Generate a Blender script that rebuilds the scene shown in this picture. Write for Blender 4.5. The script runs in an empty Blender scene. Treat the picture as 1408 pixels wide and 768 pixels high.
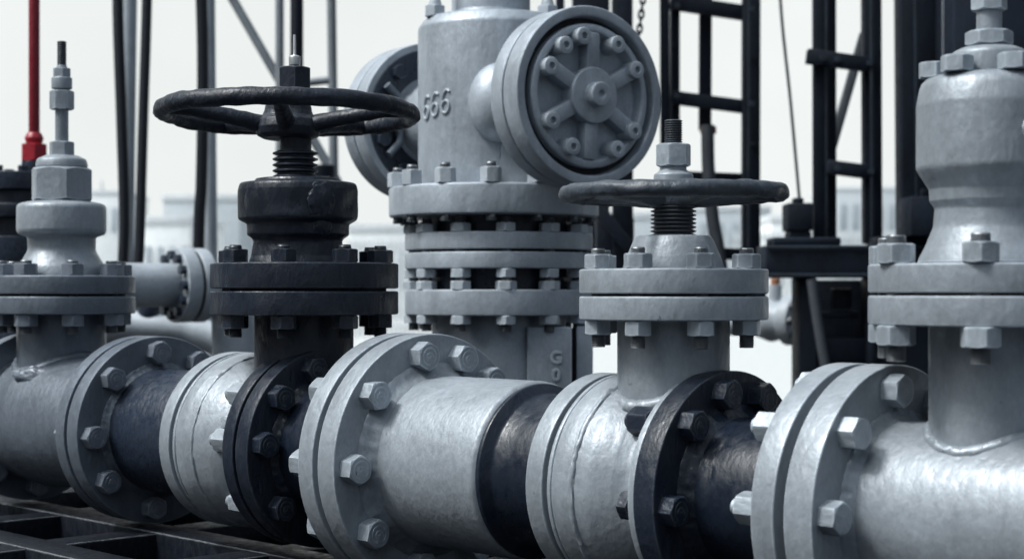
import bpy, bmesh, math, random
from mathutils import Vector, Matrix, Quaternion, noise

R = math.radians
PI = math.pi
rnd = random.Random(7)
scn = bpy.context.scene
COL = scn.collection
F = 2300.0                     # focal length in photo pixels (photo 1408 wide)
HC = 1.25                      # camera height
HZ = 400.0                     # horizon row

def at(px, py, Y):
    """world point that stands at depth Y in photo direction px, py"""
    return Vector(((px - 704) / F * Y, Y, HC - (py - HZ) / F * Y))

# ------------------------------------------------------------------ materials
def nd(nt, kind, **kw):
    n = nt.nodes.new(kind)
    for k, v in kw.items():
        if k in n.inputs: n.inputs[k].default_value = v
        else: setattr(n, k, v)
    return n

def paint(name, col, rough=0.38, var=0.22, bump=0.5, chip=0.0, chipcol=(0.012, 0.014, 0.018),
          edge=0.0, edgecol=None, metallic=0.0, lump=74.0, spec=0.5, streak=0.0, fine=170.0):
    m = bpy.data.materials.new(name); m.use_nodes = True
    nt = m.node_tree; L = nt.links.new
    b = nt.nodes['Principled BSDF']
    tc = nd(nt, 'ShaderNodeTexCoord')
    mp = nd(nt, 'ShaderNodeMapping'); mp.inputs['Scale'].default_value = (1, 1, .6); L(tc.outputs['Object'], mp.inputs['Vector'])
    oi = nd(nt, 'ShaderNodeObjectInfo')
    sh = nd(nt, 'ShaderNodeVectorMath', operation='SCALE'); sh.inputs[0].default_value = (3.1, 7.7, 5.3)
    L(oi.outputs['Random'], sh.inputs['Scale']); L(sh.outputs[0], mp.inputs['Location'])
    n1 = nd(nt, 'ShaderNodeTexNoise', Scale=9.0, Detail=6.0, Roughness=0.62); L(mp.outputs[0], n1.inputs['Vector'])
    n2 = nd(nt, 'ShaderNodeTexNoise', Scale=lump, Detail=3.0, Roughness=0.5, Distortion=0.15); L(mp.outputs[0], n2.inputs['Vector'])
    n3 = nd(nt, 'ShaderNodeTexNoise', Scale=fine, Detail=3.0, Roughness=0.6); L(mp.outputs[0], n3.inputs['Vector'])
    # tone variation
    r1 = nd(nt, 'ShaderNodeMapRange'); L(n1.outputs['Fac'], r1.inputs['Value'])
    r1.inputs['From Min'].default_value = 0.3; r1.inputs['From Max'].default_value = 0.7
    r1.inputs['To Min'].default_value = 1 - var; r1.inputs['To Max'].default_value = 1 + var
    r3 = nd(nt, 'ShaderNodeMapRange'); L(n3.outputs['Fac'], r3.inputs['Value'])
    r3.inputs['From Min'].default_value = 0.3; r3.inputs['From Max'].default_value = 0.7
    r3.inputs['To Min'].default_value = 0.92; r3.inputs['To Max'].default_value = 1.08
    mu = nd(nt, 'ShaderNodeMath', operation='MULTIPLY'); L(r1.outputs[0], mu.inputs[0]); L(r3.outputs[0], mu.inputs[1])
    sc = nd(nt, 'ShaderNodeVectorMath', operation='SCALE'); sc.inputs[0].default_value = col
    L(mu.outputs[0], sc.inputs['Scale'])
    out = sc.outputs[0]
    if streak > 0:
        ms = nd(nt, 'ShaderNodeMapping'); ms.inputs['Scale'].default_value = (26, 26, 2.2); L(mp.outputs[0], ms.inputs['Vector'])
        ns = nd(nt, 'ShaderNodeTexNoise', Scale=1.0, Detail=4.0, Roughness=0.6); L(ms.outputs[0], ns.inputs['Vector'])
        rs = nd(nt, 'ShaderNodeMapRange'); L(ns.outputs['Fac'], rs.inputs['Value'])
        rs.inputs['From Min'].default_value = 0.5; rs.inputs['From Max'].default_value = 0.75
        rs.inputs['To Min'].default_value = 0.0; rs.inputs['To Max'].default_value = streak
        mx = nd(nt, 'ShaderNodeMixRGB'); L(rs.outputs[0], mx.inputs['Fac']); L(out, mx.inputs['Color1'])
        mx.inputs['Color2'].default_value = (col[0]*.35, col[1]*.33, col[2]*.32, 1); out = mx.outputs[0]
    if edge > 0:
        bv = nd(nt, 'ShaderNodeBevel', samples=4); bv.inputs['Radius'].default_value = 0.005
        ge = nd(nt, 'ShaderNodeNewGeometry')
        dt = nd(nt, 'ShaderNodeVectorMath', operation='DOT_PRODUCT')
        L(bv.outputs[0], dt.inputs[0]); L(ge.outputs['Normal'], dt.inputs[1])
        re = nd(nt, 'ShaderNodeMapRange'); L(dt.outputs['Value'], re.inputs['Value'])
        re.inputs['From Min'].default_value = 0.985; re.inputs['From Max'].default_value = 0.90
        mm = nd(nt, 'ShaderNodeMath', operation='MULTIPLY'); L(re.outputs[0], mm.inputs[0]); L(n2.outputs['Fac'], mm.inputs[1])
        m3 = nd(nt, 'ShaderNodeMath', operation='MULTIPLY'); L(mm.outputs[0], m3.inputs[0]); m3.inputs[1].default_value = edge * 1.6; m3.use_clamp = True
        mx = nd(nt, 'ShaderNodeMixRGB'); L(m3.outputs[0], mx.inputs['Fac']); L(out, mx.inputs['Color1'])
        ec = edgecol or (min(1, col[0]*2.2), min(1, col[1]*2.2), min(1, col[2]*2.2))
        mx.inputs['Color2'].default_value = (*ec, 1); out = mx.outputs[0]
    if chip > 0:
        n4 = nd(nt, 'ShaderNodeTexNoise', Scale=30.0, Detail=9.0, Roughness=0.72); L(mp.outputs[0], n4.inputs['Vector'])
        rc = nd(nt, 'ShaderNodeMapRange'); L(n4.outputs['Fac'], rc.inputs['Value'])
        rc.inputs['From Min'].default_value = 0.72 - chip; rc.inputs['From Max'].default_value = 0.745 - chip
        mx = nd(nt, 'ShaderNodeMixRGB'); L(rc.outputs[0], mx.inputs['Fac']); L(out, mx.inputs['Color1'])
        mx.inputs['Color2'].default_value = (*chipcol, 1); out = mx.outputs[0]
    L(out, b.inputs['Base Color'])
    rr = nd(nt, 'ShaderNodeMapRange'); L(n2.outputs['Fac'], rr.inputs['Value'])
    rr.inputs['From Min'].default_value = 0.3; rr.inputs['From Max'].default_value = 0.7
    rr.inputs['To Min'].default_value = max(0.05, rough - .1); rr.inputs['To Max'].default_value = rough + .14
    L(rr.outputs[0], b.inputs['Roughness'])
    b.inputs['Metallic'].default_value = metallic
    b.inputs['Specular IOR Level'].default_value = spec
    if bump > 0:
        ad = nd(nt, 'ShaderNodeMath', operation='MULTIPLY_ADD'); L(n3.outputs['Fac'], ad.inputs[0]); ad.inputs[1].default_value = 0.22
        L(n2.outputs['Fac'], ad.inputs[2])
        bp = nd(nt, 'ShaderNodeBump', Strength=bump, Distance=0.0045); L(ad.outputs[0], bp.inputs['Height'])
        L(bp.outputs[0], b.inputs['Normal'])
    return m

M = {}
M['grey']   = paint('grey paint', (.27, .302, .336), .42, var=.17, chip=.048, chipcol=(.13, .148, .168), edge=.8, bump=.34, metallic=.24, streak=.22)
M['greyb']  = paint('pale bolt paint', (.32, .36, .40), .40, edge=.6, bump=.35, var=.3, metallic=.35, chip=.045, chipcol=(.10, .11, .125))
M['mid']    = paint('darkened grey paint', (.122, .144, .175), .42, var=.18, chip=.048, chipcol=(.055, .065, .08), edge=.8, bump=.34, metallic=.28, streak=.22)  # grey paint with the left end's shade put into the colour
M['midb']   = paint('darkened grey bolt paint', (.18, .205, .245), .36, metallic=.35, edge=.45, bump=.35)  # bolts of the left end, shade put into their colour too
M['dark']   = paint('dark grey paint', (.017, .025, .042), .32, edge=.5, bump=.5, edgecol=(.10, .115, .14))
M['black']  = paint('black paint', (.0115, .0165, .0275), .35, spec=.42, edge=.7, bump=.75, edgecol=(.08, .095, .12), chip=.0, chipcol=(.10, .115, .13), lump=42)
M['pipeb']  = paint('black pipe paint', (.0085, .0135, .0245), .33, spec=.42, edge=.4, bump=.34, edgecol=(.08, .095, .12), lump=60)
M['wheelb'] = paint('worn black wheel paint', (.0115, .0160, .0260), .44, spec=.4, edge=.2, bump=1.0, edgecol=(.12, .13, .15), chip=.02, chipcol=(.09, .10, .12), lump=48)
M['wheelg'] = paint('worn dark grey wheel paint', (.042, .053, .068), .42, edge=.3, bump=.9, chip=.035, chipcol=(.16, .18, .20), lump=48)
M['blackb'] = paint('black bolt paint', (.0105, .016, .029), .34, edge=.5, bump=.5, edgecol=(.12, .14, .16))
M['head']   = paint('wellhead grey paint', (.335, .375, .42), .42, edge=.4, bump=.3, streak=.25, metallic=.25, chip=.02, chipcol=(.10, .115, .14))
M['headb']  = paint('wellhead bolt paint', (.37, .41, .45), .36, edge=.4, bump=.3)
M['steel']  = paint('bare thread steel', (.22, .235, .25), .38, metallic=.7, bump=.3, var=.3)
M['thread'] = paint('greasy dark thread', (.06, .068, .08), .35, metallic=.5, bump=.3, var=.3)
M['bright'] = paint('bright plated steel', (.62, .63, .63), .28, metallic=.8, bump=.2)
M['gasket'] = paint('black gasket', (.006, .007, .010), .7, bump=.3)
M['deck']   = paint('black skid steel', (.003, .005, .010), .50, spec=.28, edge=1.1, bump=.8, edgecol=(.26, .28, .30), chip=.035, chipcol=(.035, .04, .045), lump=60)
M['mast']   = paint('black mast steel', (.006, .0105, .0195), .6, bump=.4, edge=.5, edgecol=(.05, .06, .075), var=.4, spec=.25)  # pale edge colour: wear plus painted-in edge highlights
M['mastg']  = paint('grey mast steel', (.21, .235, .26), .5, bump=.4, var=.25, streak=.25)
M['pale']   = paint('pale pipe paint', (.36, .40, .44), .42, bump=.3)
M['hose']   = paint('black rubber hose', (.005, .008, .015), .5, bump=.2)
M['hoseg']  = paint('grey hose', (.045, .053, .065), .6, bump=.4)
M['red']    = paint('red paint', (.20, .006, .016), .4, bump=.5, chip=.03, chipcol=(.05, .008, .01))
M['orange'] = paint('rusty orange tape', (.32, .14, .07), .6, bump=.3)
M['wall']   = paint('hazed wall', (.80, .83, .835), .8, bump=.1, var=.06, lump=.6, fine=6)  # distance haze put into the wall colour
M['wall2']  = paint('grey hazed wall', (.50, .54, .565), .8, bump=.1, var=.06, lump=.6, fine=6)  # greyer wall, paled by the same painted haze
M['roofm']  = paint('grey roofing', (.62, .65, .67), .8, bump=.1, var=.08, lump=.6, fine=6)
M['window'] = paint('hazy window', (.40, .44, .475), .5, bump=0)  # window tone lightened with painted haze
M['fence']  = paint('galvanised fence', (.60, .63, .65), .6, bump=.1)

def ground_mat():
    m = paint('pale concrete ground', (.50, .515, .51), .85, var=.12, bump=.3, lump=3.0, fine=25)
    return m
M['ground'] = ground_mat()
M['bounce_cut'] = paint('dark asphalt', (.032, .034, .037), .85, var=.2, bump=.4, lump=9.0, fine=120)  # for the added ground sheet that cuts bounce light

# ------------------------------------------------------------------ object helpers
def tagg(o, label=None, cat=None, group=None, kind=None):
    if label: o['label'] = label
    if cat: o['category'] = cat
    if group: o['group'] = group
    if kind: o['kind'] = kind
    return o

def thing(name, loc, label, cat, group=None, rotz=0.0):
    o = bpy.data.objects.new(name, None); COL.objects.link(o)
    o.empty_display_size = .05
    o.location = loc; o.rotation_euler = (0, 0, rotz)
    return tagg(o, label, cat, group)

def finish(bm, ang=32):
    bmesh.ops.recalc_face_normals(bm, faces=bm.faces)
    for f in bm.faces: f.smooth = True
    me = bpy.data.meshes.new('m')
    bm.to_mesh(me); bm.free()
    me.set_sharp_from_angle(angle=R(ang))
    return me

def link(name, me, mat, parent=None, loc=(0, 0, 0), rot=None):
    if mat is not None and not me.materials: me.materials.append(mat)
    if me.name == 'm' or me.name.startswith('m.'): me.name = name
    o = bpy.data.objects.new(name, me); COL.objects.link(o)
    if parent is not None: o.parent = parent
    o.location = loc
    if rot is not None:
        if isinstance(rot, Quaternion): o.rotation_mode = 'QUATERNION'; o.rotation_quaternion = rot
        else: o.rotation_euler = rot
    return o

def obj(name, bm, mat, parent=None, ang=32, loc=(0, 0, 0), rot=None):
    return link(name, finish(bm, ang), mat, parent, loc, rot)

def fillet(pts, rad=.004, n=3):
    """round the inner corners of an open (r, h) profile; a point may carry its own radius"""
    out = []
    N = len(pts)
    for i, p in enumerate(pts):
        rr = p[2] if len(p) > 2 else rad
        P = Vector(p[:2])
        if i == 0 or i == N - 1 or rr <= 0:
            out.append(P); continue
        A = Vector(pts[i-1][:2]) - P; B = Vector(pts[i+1][:2]) - P
        la, lb = A.length, B.length
        if la < 1e-6 or lb < 1e-6: out.append(P); continue
        A /= la; B /= lb
        c = max(-1, min(1, A.dot(B))); th = math.acos(c)
        if th > PI - .06: out.append(P); continue
        t = min(rr / math.tan(th/2), la*.48, lb*.48)
        nn = max(n, int(rr / .008)) if rr < .03 else max(n, 7)
        for k in range(nn + 1):
            u = k / nn
            out.append((P + A*t)*(1-u)**2 + P*2*u*(1-u) + (P + B*t)*u*u)
    return out

def lathe(bm, prof, segs=72, M4=None, jit=0.0, jsc=30.0):
    """revolve (r, h) about Z; the matrix M4 then places it"""
    M4 = M4 or Matrix()
    rings = []
    for p in prof:
        r, h = p[0], p[1]
        if r < 1e-6:
            rings.append([bm.verts.new(M4 @ Vector((0, 0, h)))])
        else:
            ring = []
            for i in range(segs):
                a = 2*PI*i/segs
                v = Vector((r*math.cos(a), r*math.sin(a), h))
                if jit:
                    k = 1 + noise.noise(v*jsc)*jit/r
                    v.x *= k; v.y *= k
                ring.append(bm.verts.new(M4 @ v))
            rings.append(ring)
    for a, b in zip(rings, rings[1:]):
        if len(a) == 1 and len(b) == 1: continue
        for i in range(segs):
            j = (i+1) % segs
            if len(a) == 1: bm.faces.new((a[0], b[j], b[i]))
            elif len(b) == 1: bm.faces.new((a[i], a[j], b[0]))
            else: bm.faces.new((a[i], a[j], b[j], b[i]))
    return bm

AX = Matrix.Rotation(PI/2, 4, 'Y')          # Z axis -> X axis

def revolve(prof, rad=.004, segs=72, M4=None, jit=0.0, jsc=30.0):
    return lathe(bmesh.new(), fillet(prof, rad), segs, M4, jit, jsc)

def disc(r, h0, h1, rad=.005, segs=96, M4=None, groove=None):
    p = [(0, h0), (r, h0), (r, h1), (0, h1)]
    if groove: 
        g = groove; p = [(0, h0), (r, h0), (r, g-.002, 0), (r-.004, g, 0), (r, g+.002, 0), (r, h1), (0, h1)]
    return revolve(p, rad, segs, M4)

def hexbm(bm, rc, h, cham=.22, M4=None, z0=0.0, both=False, mark=False):
    """hexagonal head, corner radius rc, height h, chamfered like a real nut"""
    M4 = M4 or Matrix()
    n = 6; sub = 8; ri = rc*math.cos(PI/6)
    def hr(a):
        a = (a + PI/6) % (PI/3) - PI/6
        r = ri/math.cos(a)
        return min(r, rc*.975 - (abs(abs(a)-PI/6) < .01)*0)
    rows = []
    N = n*sub
    def ring(fr, z):
        row = []
        for i in range(N):
            a = 2*PI*i/N
            r, zz = fr(a), z(a) if callable(z) else z
            row.append(bm.verts.new(M4 @ Vector((r*math.cos(a), r*math.sin(a), zz))))
        return row
    dz = lambda a: cham*2.6*(hr(a) - ri*.96)
    if both:
        rows.append([bm.verts.new(M4 @ Vector((0, 0, z0)))])
        rows.append(ring(lambda a: ri*.95, z0))
        rows.append(ring(hr, lambda a: z0 + dz(a)))
    else:
        rows.append([bm.verts.new(M4 @ Vector((0, 0, z0)))])
        rows.append(ring(hr, z0))
    rows.append(ring(hr, lambda a: z0 + h - dz(a)))
    rows.append(ring(lambda a: ri*.95, z0 + h))
    rows.append([bm.verts.new(M4 @ Vector((0, 0, z0 + h)))])
    for a, b in zip(rows, rows[1:]):
        for i in range(N):
            j = (i+1) % N
            if len(a) == 1: bm.faces.new((a[0], b[j], b[i]))
            elif len(b) == 1: bm.faces.new((a[i], a[j], b[0]))
            else: bm.faces.new((a[i], a[j], b[j], b[i]))
    if mark:                                   # worn raised ring and strokes on the head
        for (x0, y0, rr, a0, a1) in ((0, 0, ri*.66, 20, 330), (ri*.1, 0, ri*.36, 60, 290), (-ri*.12, .0, ri*.2, 200, 420)):
            path = [Vector((x0 + rr*math.cos(R(a)), y0 + rr*math.sin(R(a)), z0 + h - rc*.008)) for a in range(a0, a1, 18)]
            tube(bm, [M4 @ p for p in path], rc*.026, 5, closed=False)
    return bm

def tube(bm, path, rad, segs=12, closed=False, jit=0.0, jsc=60.0, flat=1.0):
    n = len(path); rings = []
    up = Vector((0, 0, 1)); prev = None
    for i, p in enumerate(path):
        if closed: t = path[(i+1) % n] - path[i-1]
        else: t = path[min(i+1, n-1)] - path[max(i-1, 0)]
        t.normalize()
        if prev is None:
            ref = up if abs(t.dot(up)) < .9 else Vector((1, 0, 0))
            u = t.cross(ref).normalized()
        else:
            u = (prev - t*prev.dot(t)).normalized()
        prev = u; w = t.cross(u)
        r0 = rad(i/(n-1 if n > 1 else 1)) if callable(rad) else rad
        ring = []
        for k in range(segs):
            a = 2*PI*k/segs
            d = u*math.cos(a) + w*math.sin(a)*flat
            r = r0*(1 + (noise.noise(p*jsc + d*1.3)*jit if jit else 0))
            ring.append(bm.verts.new(p + d*r))
        rings.append(ring)
    m = n if closed else n-1
    for i in range(m):
        a, b = rings[i], rings[(i+1) % n]
        for k in range(segs):
            j = (k+1) % segs
            bm.faces.new((a[k], a[j], b[j], b[k]))
    if not closed:
        bm.faces.new(rings[0][::-1]); bm.faces.new(rings[-1])
    return bm

def box(bm, x0, x1, y0, y1, z0, z1, bev=0.0, M4=None):
    c = Vector(((x0+x1)/2, (y0+y1)/2, (z0+z1)/2))
    g = bmesh.ops.create_cube(bm, size=1.0, matrix=(M4 or Matrix()) @ Matrix.Translation(c) @ Matrix.Diagonal((abs(x1-x0), abs(y1-y0), abs(z1-z0), 1)))
    if bev:
        es = list({e for v in g['verts'] for e in v.link_edges})
        bmesh.ops.bevel(bm, geom=es, offset=bev, segments=2, affect='EDGES', profile=.5)
    return bm

def bar(bm, A, B, w, d=None, bev=.004):
    """rectangular bar from A to B"""
    A, B = Vector(A), Vector(B); d = d or w
    t = (B - A); ln = t.length; q = t.to_track_quat('Z', 'Y')
    mm = Matrix.Translation((A+B)/2) @ q.to_matrix().to_4x4()
    return box(bm, -w/2, w/2, -d/2, d/2, -ln/2, ln/2, bev, mm)

# ------------------------------------------------------------------ the pipeline's frame
P0 = Vector((-.825, 3.69, HC - .30))
DV = Vector((.697, -.717, 0)).normalized()
ROT = math.atan2(DV.y, DV.x)
def S(x):                                       # photo column of the pipe axis -> distance along it
    u = (x - 704)/F
    return (P0.y*u - P0.x)/(DV.x - DV.y*u)
def line_pt(s): return P0 + DV*s
DECK = HC - .507
def pipe_thing(name, s, label, cat, group=None):
    p = line_pt(s)
    o = thing(name, (p.x, p.y, DECK), label, cat, group, ROT)
    o['s0'] = s
    return o
AXZ = P0.z - DECK                               # height of pipe axis in a thing's own frame
def XM(t, dy=0.0):                              # matrix: revolve axis -> pipe axis, h measured as s
    return Matrix.Translation((-t['s0'], dy, AXZ)) @ AX

def cam_ang(a):                                 # angle in the camera's frame (0 right, 90 near) -> local
    v = Vector((math.cos(R(a)), -math.sin(R(a)), 0))
    v.rotate(Matrix.Rotation(-ROT, 3, 'Z'))
    return v

_cache = {}
def cached(key, fn):
    if key not in _cache: _cache[key] = fn()
    return _cache[key]

def bolts(t, s_front, s_back, Rc, angs, rc, h, mat, nutmat=None, tail=.012, mark=True, nh=.9):
    """through bolts of a pipe flange pair: head on the front face, nut on the rear face"""
    nutmat = nutmat or mat
    hm = cached(('head', rc, h, mat.name, mark), lambda: finish(hexbm(bmesh.new(), rc, h, mark=mark), 25))
    def nut():
        b = hexbm(bmesh.new(), rc, h*nh); lathe(b, [(0, 0), (rc*.52, 0), (rc*.52, h*nh+tail-.002), (rc*.45, h*nh+tail), (0, h*nh+tail)], 20)
        return finish(b, 25)
    nm = cached(('nut', rc, h, nutmat.name, tail, nh), nut)
    for a in angs:
        y, z = math.cos(R(a))*Rc, math.sin(R(a))*Rc
        sp = rnd.uniform(0, PI/3)
        q = Quaternion((0, 1, 0), PI/2) @ Quaternion((0, 0, 1), sp)
        b = link('bolt', hm, mat, t, (s_front - t['s0'], y, AXZ + z), q)
        # nut, in the bolt's own frame: opposite direction
        q2 = Quaternion((1, 0, 0), PI) @ Quaternion((0, 0, 1), rnd.uniform(0, 1))
        link('nut', nm, nutmat, b, (0, 0, -(s_front - s_back)), q2)

def studs(t, cx, cy, Rc, start, n, ztop, zbot, rc, h, mat, ext=.008, step=None, rodmat=None, mids=(), low=None, bottom=True):
    """vertical studs with a nut above ztop and a nut below zbot"""
    rodmat = rodmat or M['steel']
    low = ext + .010 if low is None else low
    ln = ztop - zbot + 2*h + ext + low
    def rod():
        pr = [(0, 0)]; r = rc*.5; z = 0.0
        pr.append((r*.86, 0)); z = .001
        for e0, e1 in ((0, h*.9+low), (ln-h*.9-ext, ln)):
            z = max(e0, .001)
            while z < e1 - .003:
                pr += [(r, z+.0007), (r*.88, z+.0020)]; z += .0026
        pr += [(r*.86, ln), (0, ln)]
        return finish(lathe(bmesh.new(), pr, 20), 60)
    rm = cached(('rod', round(ln, 4), rc, rodmat.name), rod)
    nm = cached(('vnut', rc, h, mat.name), lambda: finish(hexbm(bmesh.new(), rc, h, both=True), 25))
    for k in range(n):
        a = start + k*(step or 360/n)
        v = cam_ang(a) if abs(t.rotation_euler.z) > .01 else Vector((math.cos(R(a)), -math.sin(R(a)), 0))
        s = link('stud', rm, rodmat, t, (cx + v.x*Rc, cy + v.y*Rc, zbot - h - low))
        for zz, fl in [(h + low + ztop - zbot, 0), (low, 0)][:2 if bottom else 1] + [(m - zbot + h + low, 0) for m in mids]:
            link('nut', nm, mat, s, (0, 0, zz), (0, 0, rnd.uniform(0, PI/3)))

def weld_ring(t, s, r, w, mat, dy=0.0, name='weld_bead'):
    n = 150; m4 = XM(t, dy)
    path = [m4 @ Vector((r*math.cos(2*PI*i/n), r*math.sin(2*PI*i/n), s + .0015*noise.noise(Vector((i*.35, r*9, s*7))))) for i in range(n)]
    return obj(name, tube(bmesh.new(), path, w*.85, 8, True, .45, 110), mat, t, 60)

def weld_saddle(t, cx, cy, r1, r2f, w, mat):
    n = 130; path = []
    for i in range(n):
        a = 2*PI*i/n
        x, y = cx + r1*math.cos(a), cy + r1*math.sin(a)
        rr = r2f(x); z = math.sqrt(max(rr*rr - y*y, .0004))
        path.append(Vector((x, y, AXZ + z)))
    return obj('weld_bead', tube(bmesh.new(), path, w, 9, True, .28, 110), mat, t, 60)

def local_of(t, P):
    return Matrix.Rotation(-t.rotation_euler.z, 4, 'Z') @ (Vector(P) - Vector(t.location))

class Vert:
    """vertical turned parts of a thing, profiles given as (half width, row) seen at depth Y"""
    def __init__(self, t, px, Y):
        self.t = t; self.Y = Y; self.k = Y/F
        p = local_of(t, at(px, HZ, Y)); self.cx, self.cy = p.x, p.y
        self.base = HC - t.location.z
        self.M4 = Matrix.Translation((self.cx, self.cy, 0))
    def z(self, row): return self.base - (row - HZ)*self.k
    def turn(self, name, prof, mat, rad=2.5, segs=72, jit=0.0, dx=0.0, jsc=30, parent=None, dense=False):
        p = [(q[0]*self.k, self.z(q[1]), *( [q[2]*self.k] if len(q) > 2 else [])) for q in prof]
        p = fillet(p, rad*self.k)
        if dense: p = densify(p, .006)
        m4 = self.M4
        if dx:
            v = cam_ang(0)*dx*self.k if abs(self.t.rotation_euler.z) > .01 else Vector((dx*self.k, 0, 0)); m4 = Matrix.Translation(v) @ m4
        return obj(name, lathe(bmesh.new(), p, segs, m4, jit, jsc), mat, self.t if parent is None else parent, 32)
    def hex(self, name, hw, r0, r1, mat, dx=0.0, spin=.3, both=True, mark=False):
        v = cam_ang(0)*dx*self.k if dx else Vector()
        m4 = Matrix.Translation(v + Vector((self.cx, self.cy, 0))) @ Matrix.Rotation(spin, 4, 'Z')
        return obj(name, hexbm(bmesh.new(), hw*self.k, (r0-r1)*-self.k, M4=m4, z0=self.z(r1), both=both), mat, self.t, 25)
    def thread(self, name, hw, r0, r1, n, mat, depth=.14, segs=48, dx=0.0):
        """n ridges between rows r0 (upper) and r1 (lower)"""
        pr = [(0, r1), (hw*.8, r1)]
        st = (r1 - r0)/n
        for i in range(n):
            b = r1 - i*st
            pr += [(hw*(1-depth), b - st*.08), (hw, b - st*.36), (hw, b - st*.60), (hw*(1-depth), b - st*.9)]
        pr += [(hw*.8, r0), (0, r0)]
        return self.turn(name, pr, mat, rad=.3, segs=segs, dx=dx)

def densify(p, step):
    out = [p[0]]
    for a, b in zip(p, p[1:]):
        d = (b - a).length; n = max(1, int(d/step))
        for k in range(1, n+1): out.append(a.lerp(b, k/n))
    return out

def handwheel(t, cx, cy, z, Rr, tube_r, nsp, a0, hub_prof, mat, tilt=(0, 0), drop=.02, hub_r=.05, sp_r=.013):
    """a spoked handwheel, its hub, rim and spokes; hub_prof (r, h) about the wheel plane"""
    q = (Matrix.Rotation(-ROT, 4, 'Z') @ Matrix.Rotation(tilt[0], 4, 'X') @ Matrix.Rotation(tilt[1], 4, 'Y'))
    N = 140
    path = [Vector((Rr*math.cos(2*PI*i/N), Rr*math.sin(2*PI*i/N), .0022*noise.noise(Vector((i*.13, Rr, 2))))) for i in range(N)]
    rim = obj('handwheel', tube(bmesh.new(), path, tube_r, 18, True, .16, 38), mat, t, 60)
    rim.matrix_local = Matrix.Translation((cx, cy, z)) @ q
    obj('hub', lathe(bmesh.new(), densify(fillet(hub_prof, .006), .008), 40, None, .0016, 45), mat, rim, 45)
    for k in range(nsp):
        a = R(a0) + 2*PI*k/nsp
        pts = []
        for i in range(15):
            u = i/14; r = hub_r*.8 + (Rr - hub_r*.8)*u
            zz = -drop*(1-u)**1.6
            pts.append(Vector((r*math.cos(a), r*math.sin(a), zz)))
        obj('spoke', tube(bmesh.new(), pts, lambda u: sp_r*(1.25 - .45*u + .25*max(0, u-.8)/.2), 12, False, .15, 45), mat, rim, 60)
    return rim

def lump_patch(t, center, nrm, w, h, mat, seed=1, name='cast_boss'):
    """an irregular cast lump standing out of a body"""
    bm = bmesh.new()
    bmesh.ops.create_icosphere(bm, subdivisions=4, radius=1.0)
    for v in bm.verts:
        p = v.co.copy()
        k = 1 + .25*noise.noise(p*1.6 + Vector((seed*3.1, 0, 0))) + .16*noise.noise(p*4.3 + Vector((0, seed*2.2, 0)))
        v.co = Vector((p.x*w*k, p.y*.35*w*k, p.z*h*k))
    q = Vector(nrm).to_track_quat('Y', 'Z')
    for v in bm.verts: v.co = q @ v.co + Vector(center)
    return obj(name, bm, mat, t, 60)

def plate(t, s0, th, r, mat, name='flange', rad=.003):
    return obj(name, disc(r, s0, s0+th, rad, 128, XM(t)), mat, t)
def gasket(t, s0, s1, r):
    return obj('gasket', disc(r, s0 - .003, s1 + .003, 0, 96, XM(t)), M['gasket'], t)

def weld_fillet(t, s, r, w, mat):
    """a painted fillet weld where a pipe meets a flange face at s"""
    m4 = XM(t); N = 220
    prof = [(r - .003, s - .004), (r + w*1.05, s - .002), (r + w*.98, s + .0025), (r + w*.62, s + w*.34), (r + w*.36, s + w*.62), (r + w*.12, s + w*.98), (r - .003, s + w*1.25)]
    bm = bmesh.new(); rings = []
    for j, (rr, h) in enumerate(prof):
        ring = []
        for i in range(N):
            a = 2*PI*i/N; p = Vector((math.cos(a), math.sin(a), 0))*r
            e = noise.noise(Vector((p.x*110, p.y*110, s*40 + j*.6)))*.0019 + noise.noise(Vector((p.x*24, p.y*24, s*40 + 5)))*.0010
            if j in (0, 6): e = 0
            ring.append(bm.verts.new(m4 @ Vector(((rr + e)*math.cos(a), (rr + e)*math.sin(a), h + (e if j > 1 else 0)))))
        rings.append(ring)
    for a, b in zip(rings, rings[1:]):
        for i in range(N):
            j = (i+1) % N; bm.faces.new((a[i], a[j], b[j], b[i]))
    return obj('weld_bead', bm, mat, t, 60)

# ================================================================== PIPELINE
TH = .044
# flange pairs: rear start, front start, radius
F0 = (-.540, -.492, .200)
F1 = (0.000, .048, .202)
F2 = (.362, .410, .176)
F3 = (.600, .643, .190)
F4 = (.880, .935, .224)
F5 = (1.386, 1.432, .169)
F6 = (1.596, 1.6177, .181)
F7 = (1.843, 1.897, .199)

# ---- left valve (grey, no wheel)
vl = pipe_thing('gate_valve', S(85), 'shade-darkened grey gate valve at far left with a bare threaded stem and no handwheel', 'valve', 'gate valves in the pipeline')
plate(vl, F0[1], .040, F0[2], M['mid'])
plate(vl, F1[0], .036, F1[2], M['mid'])
body_l = [(0, F0[1]+.03), (.135, F0[1]+.03), (.150, -.42, .02), (.158, -.33, .05), (.150, -.22, .03), (.138, -.06, .03), (.142, F1[0]+.01), (0, F1[0]+.01)]
obj('body', revolve(body_l, .01, 96, XM(vl)), M['mid'], vl)
weld_fillet(vl, F0[1]+.040, .136, .012, M['mid'])
bolts(vl, F0[1]+.040, F0[0], .165, [184, 142, 95, 58, 20, 228, 268, 310, 345], .026, .026, M['midb'])
V = Vert(vl, 85, 3.93)
zc = V.cx, V.cy
V.turn('neck', [(0, 560), (60, 560), (60, 431), (0, 431)], M['mid'])
weld_saddle(vl, V.cx, V.cy, 60*V.k, lambda x: .150, .012, M['mid'])
V.turn('bonnet_flange', [(0, 431), (99, 431), (99, 407), (0, 407)], M['mid'], 3, 128)
V.turn('gasket', [(0, 408), (85, 408), (85, 403), (0, 403)], M['gasket'], 0)
V.turn('bonnet_flange', [(0, 404), (99, 404), (99, 379), (0, 379)], M['mid'], 3, 128)
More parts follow.
